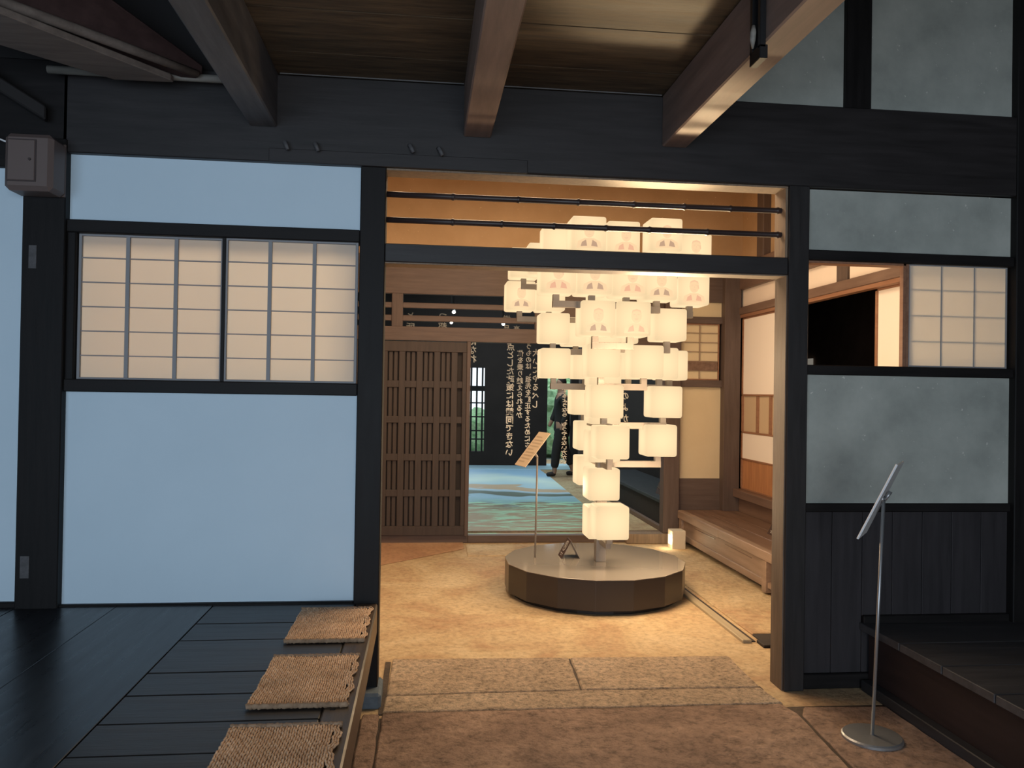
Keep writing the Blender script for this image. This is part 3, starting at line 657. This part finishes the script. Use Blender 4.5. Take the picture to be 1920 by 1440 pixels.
for i, (x, y, s) in enumerate(((-.3, 17.4, .42), (1.15, 18.2, .50), (2.9, 17.4, .85), (3.9, 20.5, 1.3))):
    bm = bmesh.new(); bmesh.ops.create_icosphere(bm, subdivisions=4, radius=s); rnd = random.Random(i)
    from mathutils import noise
    for v in bm.verts: v.co *= 1+.28*noise.noise(v.co*3+Vector((i*7, 0, 0)))+.12*noise.noise(v.co*9); v.co += Vector((x, y, s*.9))
    bm2 = link('garden_shrub', bm, 'leaf', smooth=False)
    tag(bm2, ['bright green shrub outside the barred window', 'second green shrub outside the barred window', 'green shrub outside the narrow far opening', 'taller green shrub behind the narrow far opening'][i], 'shrub', 'garden shrubs outside')
struct(box('ground', plain('pale_gravel', (.55, .56, .55), .9), (-12, 12, 15.1, 40, -.1, -.02), bev=0), 'pale gravel garden ground outside', 'ground').name = 'floor_garden'
# raised dark floor at the right of the far hall
t = thing('far_step', 'dark wooden step at the right of the far hall', 'step', (2.7, 9, 0)); t['kind'] = 'structure'; t.name = 'floor_far_step'
box('tread', 'black_wood_y', (2.43, 3.03, 7.55, 11.2, .28, .315), parent=t, bev=.003)
box('riser', 'lattice_back', (2.46, 2.48, 7.55, 11.2, .02, .28), parent=t, bev=0)
box('base_rail', 'brown_y', (2.42, 2.46, 7.55, 11.2, 0, .05), parent=t, bev=.003)
trim('brown_z', 'brown post in the middle of the far hall', (2.50, 2.72, 12.6, 12.8, 0, 3.8))
o = trim('jamb', 'stone base of the far hall post', (2.44, 2.78, 12.54, 12.86, 0, .12))
# ceiling spotlights seen through the transom
for i, (x, z, l, yy) in enumerate(((.338, 2.334, 'upper left', 9.56), (.345, 2.30, 'lower left', 10.6), (.931, 2.210, 'middle', 9.56), (1.737, 2.314, 'right', 9.56))):
    t = thing('spotlight', l+' small lit spotlight in the far hall', 'spotlight', (x, yy, z), 'spotlights in the far hall')
    bm = bmesh.new(); add_tube(bm, [(x, yy-.04, z), (x, yy+.06, z+.02)], .026, 14); link('housing', bm, 'iron', t)
    bm = bmesh.new(); add_tube(bm, [(x, yy-.048, z), (x, yy-.039, z)], .019, 14); link('lens', bm, 'spot_face', t)
    box('stem', 'iron', (x-.006, x+.006, yy, yy+.012, z+.025, 3.8), parent=t, bev=0)

# ------------------------------------------------------------ walking visitor in the far hall
def skinned(name, chains, mat, parent, sub=2):
    """chains: list of [(point, radius), ...]; first point of each later chain is shared with an existing vertex by position"""
    me = bpy.data.meshes.new(name); vs, es, rs = [], [], []
    def idx(p, r):
        for i, q in enumerate(vs):
            if (Vector(q)-Vector(p)).length < 1e-4: return i
        vs.append(p); rs.append(r); return len(vs)-1
    for ch in chains:
        last = None
        for p, r in ch:
            i = idx(p, r)
            if last is not None: es.append((last, i))
            last = i
    me.from_pydata(vs, es, []); o = bpy.data.objects.new(name, me); C.objects.link(o)
    sk = o.modifiers.new('skin', 'SKIN'); sk.use_smooth_shade = True
    for i, r in enumerate(rs):
        rr = r if hasattr(r, '__len__') else (r, r)
        me.skin_vertices[0].data[i].radius = rr
    me.skin_vertices[0].data[0].use_root = True
    sb = o.modifiers.new('sub', 'SUBSURF'); sb.levels = sub; sb.render_levels = sub
    bpy.context.view_layer.update()
    dg = bpy.context.evaluated_depsgraph_get(); m2 = bpy.data.meshes.new_from_object(o.evaluated_get(dg))
    bpy.data.objects.remove(o); m2.materials.clear(); m2.materials.append(M[mat])
    for p in m2.polygons: p.use_smooth = True
    ob = bpy.data.objects.new(name, m2); C.objects.link(ob); ob.parent = parent; return ob
def person():
    t = thing('person', 'visitor in dark clothes walking in the far hall, seen from the side', 'person', (2.30, 13.2, .004))
    # local coordinates: x = image left/right, y = depth, z up; walks toward -x .. body leans forward
    body = [
        [((0, 0, .84), (.115, .13)), ((.005, 0, .98), (.105, .12)), ((.0, 0, 1.14), (.12, .135)), ((-.01, 0, 1.30), (.115, .15)), ((-.015, 0, 1.37), (.06, .06)), ((-.03, 0, 1.44), .048)],
        [((-.03, 0, 1.44), .048), ((-.035, 0, 1.50), (.075, .065)), ((-.04, 0, 1.57), (.085, .07)), ((-.04, 0, 1.63), (.05, .045))],
        [((-.01, 0, 1.30), (.115, .15)), ((-.01, -.19, 1.31), .055), ((.05, -.23, 1.06), .045), ((-.03, -.22, .84), .034), ((-.05, -.22, .77), (.03, .02))],
        [((-.01, 0, 1.30), (.115, .15)), ((-.01, .19, 1.31), .055), ((-.06, .23, 1.06), .045), ((-.15, .22, .88), .034), ((-.18, .22, .81), (.03, .02))],
        [((0, 0, .84), (.115, .13)), ((-.03, -.09, .74), .085), ((-.10, -.10, .46), .062), ((-.13, -.10, .10), .042), ((-.13, -.10, .045), .04), ((-.26, -.10, .03), .03)],
        [((0, 0, .84), (.115, .13)), ((.03, .09, .74), .085), ((.07, .10, .46), .062), ((.20, .10, .14), .042), ((.22, .10, .07), .038), ((.12, .10, .03), .03)],
    ]
    skinned('body', body, 'skin', t)
    skinned('jacket', [[((0, 0, .72), (.155, .17)), ((0, 0, .80), (.15, .165)), ((.005, 0, .98), (.135, .15)), ((.0, 0, 1.14), (.145, .16)), ((-.01, 0, 1.30), (.135, .17)), ((-.015, 0, 1.385), (.075, .08))],
        [((-.01, 0, 1.30), (.135, .17)), ((-.01, -.19, 1.31), .072), ((.05, -.23, 1.06), .062), ((-.02, -.22, .87), .05)],
        [((-.01, 0, 1.30), (.135, .17)), ((-.01, .19, 1.31), .072), ((-.06, .23, 1.06), .062), ((-.14, .22, .90), .05)]], 'cloth_dark', t)
    skinned('trousers', [[((0, 0, .86), (.13, .145)), ((-.03, -.09, .74), .105), ((-.10, -.10, .46), .085), ((-.13, -.10, .13), .07)],
        [((0, 0, .86), (.13, .145)), ((.03, .09, .74), .105), ((.07, .10, .46), .085), ((.19, .10, .17), .068)]], 'cloth_dark', t)
    skinned('hair', [[((-.02, 0, 1.66), (.05, .05)), ((-.015, 0, 1.62), (.085, .08)), ((.005, 0, 1.56), (.08, .078)), ((.02, 0, 1.49), (.045, .06))]], 'hair', t)
    skinned('nose', [[((-.12, 0, 1.55), .008), ((-.135, 0, 1.53), .012)]], 'skin', t, 1)
    for y, a, b in ((-.10, -.13, -.27), (.10, .22, .10)):
        skinned('shoe', [[((a+.03, y, .05), .045), ((a-.03, y, .045), .046), ((b, y, .035), .033)]], 'lattice_back', t, 1)
    return t
person()

# ------------------------------------------------------------ bench
t = thing('bench', 'long low weathered wooden bench along the right wall', 'bench', (2.72, 5.9, 0))
bx0 = 2.412
for k in range(3):
    x0 = bx0+.052+k*.172
    box('seat_board', 'bench', (x0, x0+.170, 4.45, B-.005, .275, .302), parent=t, bev=.003)
box('front_rail', 'bench_front', (bx0-.01, bx0+.05, 4.45, 6.32, .238, .306), (bx0-.012, bx0+.052, 6.30, B-.03, .235, .306), parent=t, bev=.004)
box('apron', 'bench_front', (bx0+.02, bx0+.04, 5.47, B-.04, .06, .24), parent=t, bev=.003)
box('apron_groove', 'bench', (bx0+.016, bx0+.022, 5.70, 6.22, .196, .202), (bx0+.016, bx0+.022, 6.45, 6.95, .196, .202), parent=t, bev=0)
box('lower_rail', 'bench_front', (bx0+.005, bx0+.05, 5.47, B-.04, .045, .10), parent=t, bev=.004)
for y in (5.40, 4.5, 7.26):
    box('leg', 'bench_front', (bx0-.004, bx0+.056, y, y+.07, .012 if y > 5 else .0, .238), parent=t, bev=.004)
box('apron', 'bench_front', (bx0+.04, bx0+.06, 4.57, 5.38, .08, .24), parent=t, bev=.003)
box('stretcher', 'bench_front', (bx0+.01, bx0+.045, 4.57, 5.40, .05, .09), parent=t, bev=.004)
# ------------------------------------------------------------ signs shaped like small tents
def tent(name, x0, x1, y0, y1, z, h, label):
    t = thing(name, label, 'sign', ((x0+x1)/2, (y0+y1)/2, z)); xm = (x0+x1)/2; th = .003
    bm = bmesh.new(); add_prism(bm, [(x0, y0, z), (x0+th, y0, z), (xm+th, y0, z+h), (xm, y0, z+h)], (0, y1-y0, 0)); link('front_panel', bm, 'sign_brown', t)
    bm = bmesh.new(); add_prism(bm, [(x1, y0, z), (x1-th, y0, z), (xm, y0, z+h-.001), (xm+th, y0, z+h-.001)], (0, y1-y0, 0)); link('back_panel', bm, 'sign_grey', t)
    # oval emblem and two lines of small print on the left face
    d = Vector((xm-x0, 0, h)); L = d.length; d /= L; nrm = Vector((-h, 0, xm-x0)).normalized(); yd = Vector((0, 1, 0)); o0 = Vector((x0, (y0+y1)/2, z))
    bm = bmesh.new(); n = 28; c = o0+d*L*.63+nrm*.0012; ro, ri = .040, .033
    A = [bm.verts.new(c+yd*ro*math.cos(a)+d*ro*math.sin(a)) for a in [2*math.pi*k/n for k in range(n)]]
    Bv = [bm.verts.new(c+yd*ri*math.cos(a)+d*ri*math.sin(a)) for a in [2*math.pi*k/n for k in range(n)]]
    for k in range(n): bm.faces.new((A[k], A[(k+1) % n], Bv[(k+1) % n], Bv[k]))
    def bar(cy, cz, wy, wz, rot=0):
        q = []
        for sy, sz in ((-1, -1), (1, -1), (1, 1), (-1, 1)):
            a, b = sy*wy/2, sz*wz/2; a, b = a*math.cos(rot)-b*math.sin(rot), a*math.sin(rot)+b*math.cos(rot)
            q.append(bm.verts.new(c+yd*(cy+a)+d*(cz+b)))
        bm.faces.new(q)
    bar(0, -.004, .022, .020); bar(-.008, .014, .004, .020); bar(-.002, .017, .004, .022); bar(.004, .016, .004, .020); bar(.010, .012, .004, .016)
    bar(.0, 0, .062, .004, .78); bar(0, -.058, .07, .007); bar(0, -.071, .05, .005)
    bmesh.ops.solidify(bm, geom=bm.faces[:], thickness=-.0004)
    link('emblem', bm, 'sign_white', t)
    return t
tent('tent_sign', .985, 1.12, 5.585, 5.725, .226, .125, 'small brown folded do-not-touch sign on the round pedestal')
tent('tent_sign', 2.735, 2.87, 5.98, 6.12, .303, .125, 'small brown folded sign standing on the bench')
t = thing('tent_sign_far', 'small dim folded sign on the step in the far hall', 'sign', (2.60, 8.5, .316)); t.name = 'tent_sign'
bm = bmesh.new(); add_prism(bm, [(2.54, 8.4, .316), (2.545, 8.4, .316), (2.585, 8.4, .44), (2.58, 8.4, .44)], (0, .15, 0)); link('front_panel', bm, 'sign_brown', t)
bm = bmesh.new(); add_prism(bm, [(2.63, 8.4, .316), (2.625, 8.4, .316), (2.58, 8.4, .44), (2.585, 8.4, .44)], (0, .15, 0)); link('back_panel', bm, 'sign_brown', t)
bm = bmesh.new(); add_tube(bm, [(2.555, 8.475, .375), (2.5565, 8.475, .376)], .028, 20); link('emblem', bm, 'sign_grey', t)

# white floor lamp box
t = thing('floor_lamp_box', 'small cream box lamp on the floor against the post beside the bench', 'lamp', (2.30, 7.05, 0))
box('housing', 'white_box', (2.235, 2.36, 6.98, 7.11, .0, .175), parent=t, bev=.004)
box('lamp_face', 'uplight', (2.231, 2.236, 7.00, 7.09, .045, .13), parent=t, bev=0)
point('floor_lamp_glow', (2.19, 7.0, .10), 1.2, (1, .8, .5), .03)
spot('floor_lamp_beam', (2.20, 6.97, .13), (.95, 2.85, 2.8), 260, (1, .76, .44), 17, .35, .03)

# ------------------------------------------------------------ reading stands
def stand(name, base, z0, ptop, plate, mats, label, disc=True, r=.007):
    t = thing(name, label, 'stand', (base[0], base[1], z0))
    if disc:
        bm = bmesh.new(); add_tube(bm, [(base[0], base[1], z0), (base[0], base[1], z0+.010), (base[0], base[1], z0+.016)], [disc, disc, disc-.006], 48)
        link('base', bm, mats[0], t)
    tube('pole', mats[0], [(base[0], base[1], z0+.002), ptop], r, t, 12)
    P0, wv, tv = [Vector(v) for v in plate]; n = wv.cross(tv).normalized()*.005
    bm = bmesh.new(); add_prism(bm, [P0, P0+wv, P0+wv+tv, P0+tv], n); pl = link('plate', bm, mats[1], t)
    return t, pl, P0, wv, tv, n
t, pl, P0, wv, tv, n = stand('reading_stand', (1.845, 3.10), .007, (1.868, 3.075, .992), ((1.731, 3.03, .835), (.125, .155, 0), (.110, -.085, .305)), ('stand_metal', 'plate_grey'), 'slender grey metal reading stand on a round base in front of the right wall', .118)
bm = bmesh.new(); e = tv.normalized()
add_tube(bm, [P0, P0+tv], .0035, 6); add_tube(bm, [P0+wv, P0+wv+tv], .003, 6); link('plate_trim', bm, 'plate_edge', pl)
c = P0+wv*.5+tv*.5
tube('clamp', 'stand_metal', [c+Vector((.0, 0, 0)), Vector((1.868, 3.075, .990))], [.010, .012], t, 10)
tube('clamp_screw', 'stand_metal', [Vector((1.866, 3.06, .985)), Vector((1.885, 3.055, 1.02))], [.005, .008], t, 8)
t, pl, P0, wv, tv, n = stand('reading_stand', (.805, 5.64), .226, (.805, 5.60, .945), ((.655, 5.66, .880), (.052, -.185, 0), (.178, .046, .232)), ('arm_metal', 'plate_beige'), 'thin beige reading stand with a slanted plate on the round pedestal', None, .0065)
tube('clamp', 'arm_metal', [P0+wv*.5+tv*.5, Vector((.805, 5.60, .940))], [.008, .009], t, 10)
bm = bmesh.new(); nn = tv.cross(wv).normalized()
if nn.z < 0: nn = -nn
for r in range(9):
    a = P0+tv*(.12+r*.09)+wv*.12+nn*.006; ln = wv*(.76 if r % 4 else .5)
    q = [a, a+ln, a+ln+tv*.03, a+tv*.03]; add_prism(bm, q, nn*.0003)
link('caption_lines', bm, M['caption'], pl)

# ------------------------------------------------------------ lantern sculpture
LX, LY = 1.245, 5.51
sc = thing('lantern_sculpture', 'tree-like lamp sculpture of glowing portrait cubes on a round dark pedestal', 'sculpture', (1.22, 5.56, 0))
def ngon(cx, cy, r, z0, z1, n=16, rot=0, r1=None):
    bm = bmesh.new(); A = [bm.verts.new((cx+r*math.cos(rot+2*math.pi*k/n), cy+r*math.sin(rot+2*math.pi*k/n), z0)) for k in range(n)]
    r1 = r1 or r; Bv = [bm.verts.new((cx+r1*math.cos(rot+2*math.pi*k/n), cy+r1*math.sin(rot+2*math.pi*k/n), z1)) for k in range(n)]
    bm.faces.new(A[::-1]); bm.faces.new(Bv)
    for k in range(n): bm.faces.new((A[k], A[(k+1) % n], Bv[(k+1) % n], Bv[k]))
    return bm
ped = link('pedestal', ngon(1.215, 5.555, .632, .028, .222, 16, math.pi/16), 'pedestal_side', sc, .003)
link('pedestal_foot', ngon(1.215, 5.555, .585, 0, .030, 32), 'iron', ped)
link('pedestal_top', ngon(1.215, 5.555, .634, .2215, .226, 16, math.pi/16), 'pedestal_top', ped, .001)
box('mast', 'arm_metal', (LX-.036, LX+.036, LY-.036, LY+.036, .226, 2.50), parent=sc, bev=.003)
# the cube shade, shared by all copies
CS = .22
bm = bmesh.new(); add_box(bm, -CS/2, CS/2, -CS/2, CS/2, -CS/2, CS/2)
bmesh.ops.bevel(bm, geom=bm.edges[:], offset=.016, segments=4, affect='EDGES', profile=.5)
cube_me = bpy.data.meshes.new('lamp_shade')
bmesh.ops.recalc_face_normals(bm, faces=bm.faces); bm.to_mesh(cube_me); bm.free()
for p in cube_me.polygons: p.use_smooth = True
cube_me.materials.append(M['cube'])
def portrait_mesh(kind):
    rnd = random.Random(kind*11); mats = ['print_a', 'print_m', ['print_c', 'print_c', 'print_b', 'print_c', 'print_b'][kind]]
    me = bpy.data.meshes.new('portrait_print'); bm = bmesh.new(); y = -CS/2-.0006; ox = (rnd.random()-.5)*.03; oz = -.012
    def poly(pts, mi):
        f = bm.faces.new([bm.verts.new((x*1.3+ox, y-(.0002 if mi else 0), z*1.3+oz)) for x, z in pts]); f.material_index = mi
    def ell(cx, cz, rx, rz, mi, a0=0, a1=360, n=16): poly([(cx+rx*math.cos(R_(a0+(a1-a0)*k/n)), cz+rz*math.sin(R_(a0+(a1-a0)*k/n))) for k in range(n+(a1-a0 < 360))], mi)
    # shoulders, head, hair cap, lapels, tie, features: a generic bust
    poly([(-.062, -.062), (.062, -.062), (.055, -.03), (.022, -.014), (-.022, -.014), (-.055, -.03)], 0)
    ell(0, .022, .026, .034, 0)
    def stroke(x0, z0, x1, z1, w):
        d = Vector((x1-x0, z1-z0)).normalized(); s = Vector((-d.y, d.x))*w/2
        poly([(x0-s.x, z0-s.y), (x1-s.x, z1-s.y), (x1+s.x, z1+s.y), (x0+s.x, z0+s.y)], 1)
    poly([(-.042, -.055), (-.010, -.052), (-.016, -.022), (-.036, -.034)], 2)
    poly([(.042, -.055), (.010, -.052), (.016, -.022), (.036, -.034)], 2)
    pts = [(-.025, .034), (-.02, .05), (0, .057), (.02, .05), (.025, .034), (.017, .043), (0, .048), (-.017, .043)]; poly(pts, 1)
    stroke(-.015, .029, -.006, .030, .003); stroke(.006, .030, .015, .029, .003); stroke(0, .026, .003, .014, .002); stroke(-.007, .004, .007, .004, .003)
    if kind == 2: stroke(-.010, .009, .010, .009, .004)
    if kind == 4: stroke(.02, .03, .024, .01, .006)
    bm.to_mesh(me); bm.free()
    for m in mats: me.materials.append(M[m])
    return me
PM = {k: portrait_mesh(k) for k in (1, 2, 3, 4)}
def lamp(x, y, z, kind):
    o = bpy.data.objects.new('lamp_shade', cube_me); C.objects.link(o); o.parent = sc
    o.location = Vector((x, y, z+CS/2))-sc.location
    if kind:
        p = bpy.data.objects.new('portrait_print', PM[kind]); C.objects.link(p); p.parent = o
    return o
TZ = [.435, .70, .965, 1.235, 1.505, 1.765, 2.02, 2.30]
def snap(z): q = min(TZ, key=lambda q: abs(q-z)); return q if q < 2.2 else z
CUBES = [(1.249,5.260,0.435,0), (1.275,6.060,0.710,0), (1.244,5.260,0.961,0), (1.271,6.060,0.968,0), (1.647,5.510,0.964,0), (1.200,5.260,1.233,0), (1.681,5.510,1.230,0), (1.216,6.010,1.239,0), (1.175,5.260,1.509,0), (1.483,5.310,1.505,0), (1.666,5.560,1.501,0), (1.835,5.860,1.504,0), (1.493,5.760,1.508,0), (0.961,5.910,1.497,0), (1.224,6.010,1.499,0), (1.088,5.060,1.760,1), (1.318,5.060,1.755,2), (1.672,5.410,1.761,0), (0.952,5.910,1.763,0), (1.182,6.210,1.777,0), (1.443,5.810,1.780,0), (0.720,6.110,2.007,3), (0.949,6.110,2.014,0), (0.822,5.010,2.022,4), (1.052,5.010,2.015,1), (1.290,5.060,2.018,2), (1.536,5.210,2.05,3), (1.847,5.460,2.037,4), (0.736,6.010,2.256,0), (1.021,5.060,2.296,1), (1.308,5.310,2.328,2), (1.599,5.310,2.360,3), (0.894,5.410,2.309,0), (0.830,5.700,2.237,0), (1.840,5.410,2.287,4)]
for x, y, z, k in CUBES:
    zz = snap(z); lamp(x, y, zz, k)
    bm = bmesh.new(); ai = CUBES.index((x, y, z, k)); da = .00045*(ai % 7); 
    add_box(bm, x-.02, x+.02, y-.02, y+.02, zz-.042, zz+.002)
    za, zb = zz-.080, zz-.040
    if abs(x-LX) > .06: add_box(bm, min(x, LX)-.02-da, max(x, LX)+.02+da, y-.019-da, y+.019+da, za-da, zb+da)
    if abs(y-LY) > .06: add_box(bm, LX-.0175+da, LX+.0175-da, min(y, LY), max(y, LY), za+.001+da*.4, zb-.001-da*.4)
    link('arm', bm, 'arm_metal', sc, .001)
for i, z in enumerate((.395, .660, .922, 1.186, 1.450, 1.715, 1.975, 2.24)):
    lamp(LX, LY, z, 0)
# added unseen point lights around the shades that strengthen their glow
for i, (x, y, z, e) in enumerate(((1.52, 5.02, 1.12, 9), (1.50, 5.06, .70, 13), (1.12, 5.75, .72, 5), (1.32, 4.66, 1.60, 13), (1.14, 4.86, 1.42, 9), (1.55, 5.95, 2.2, 6))):
    point('lantern_fill', (x, y, z), e*1.5, WARM, .07)
spot('added_ceiling_spot', (1.46, 4.86, 1.52), (.86, 2.72, 2.8), 210, (1, .74, .42), 24, .5, .10)  # added spot without a fixture, throws the warm patch on the ceiling boards
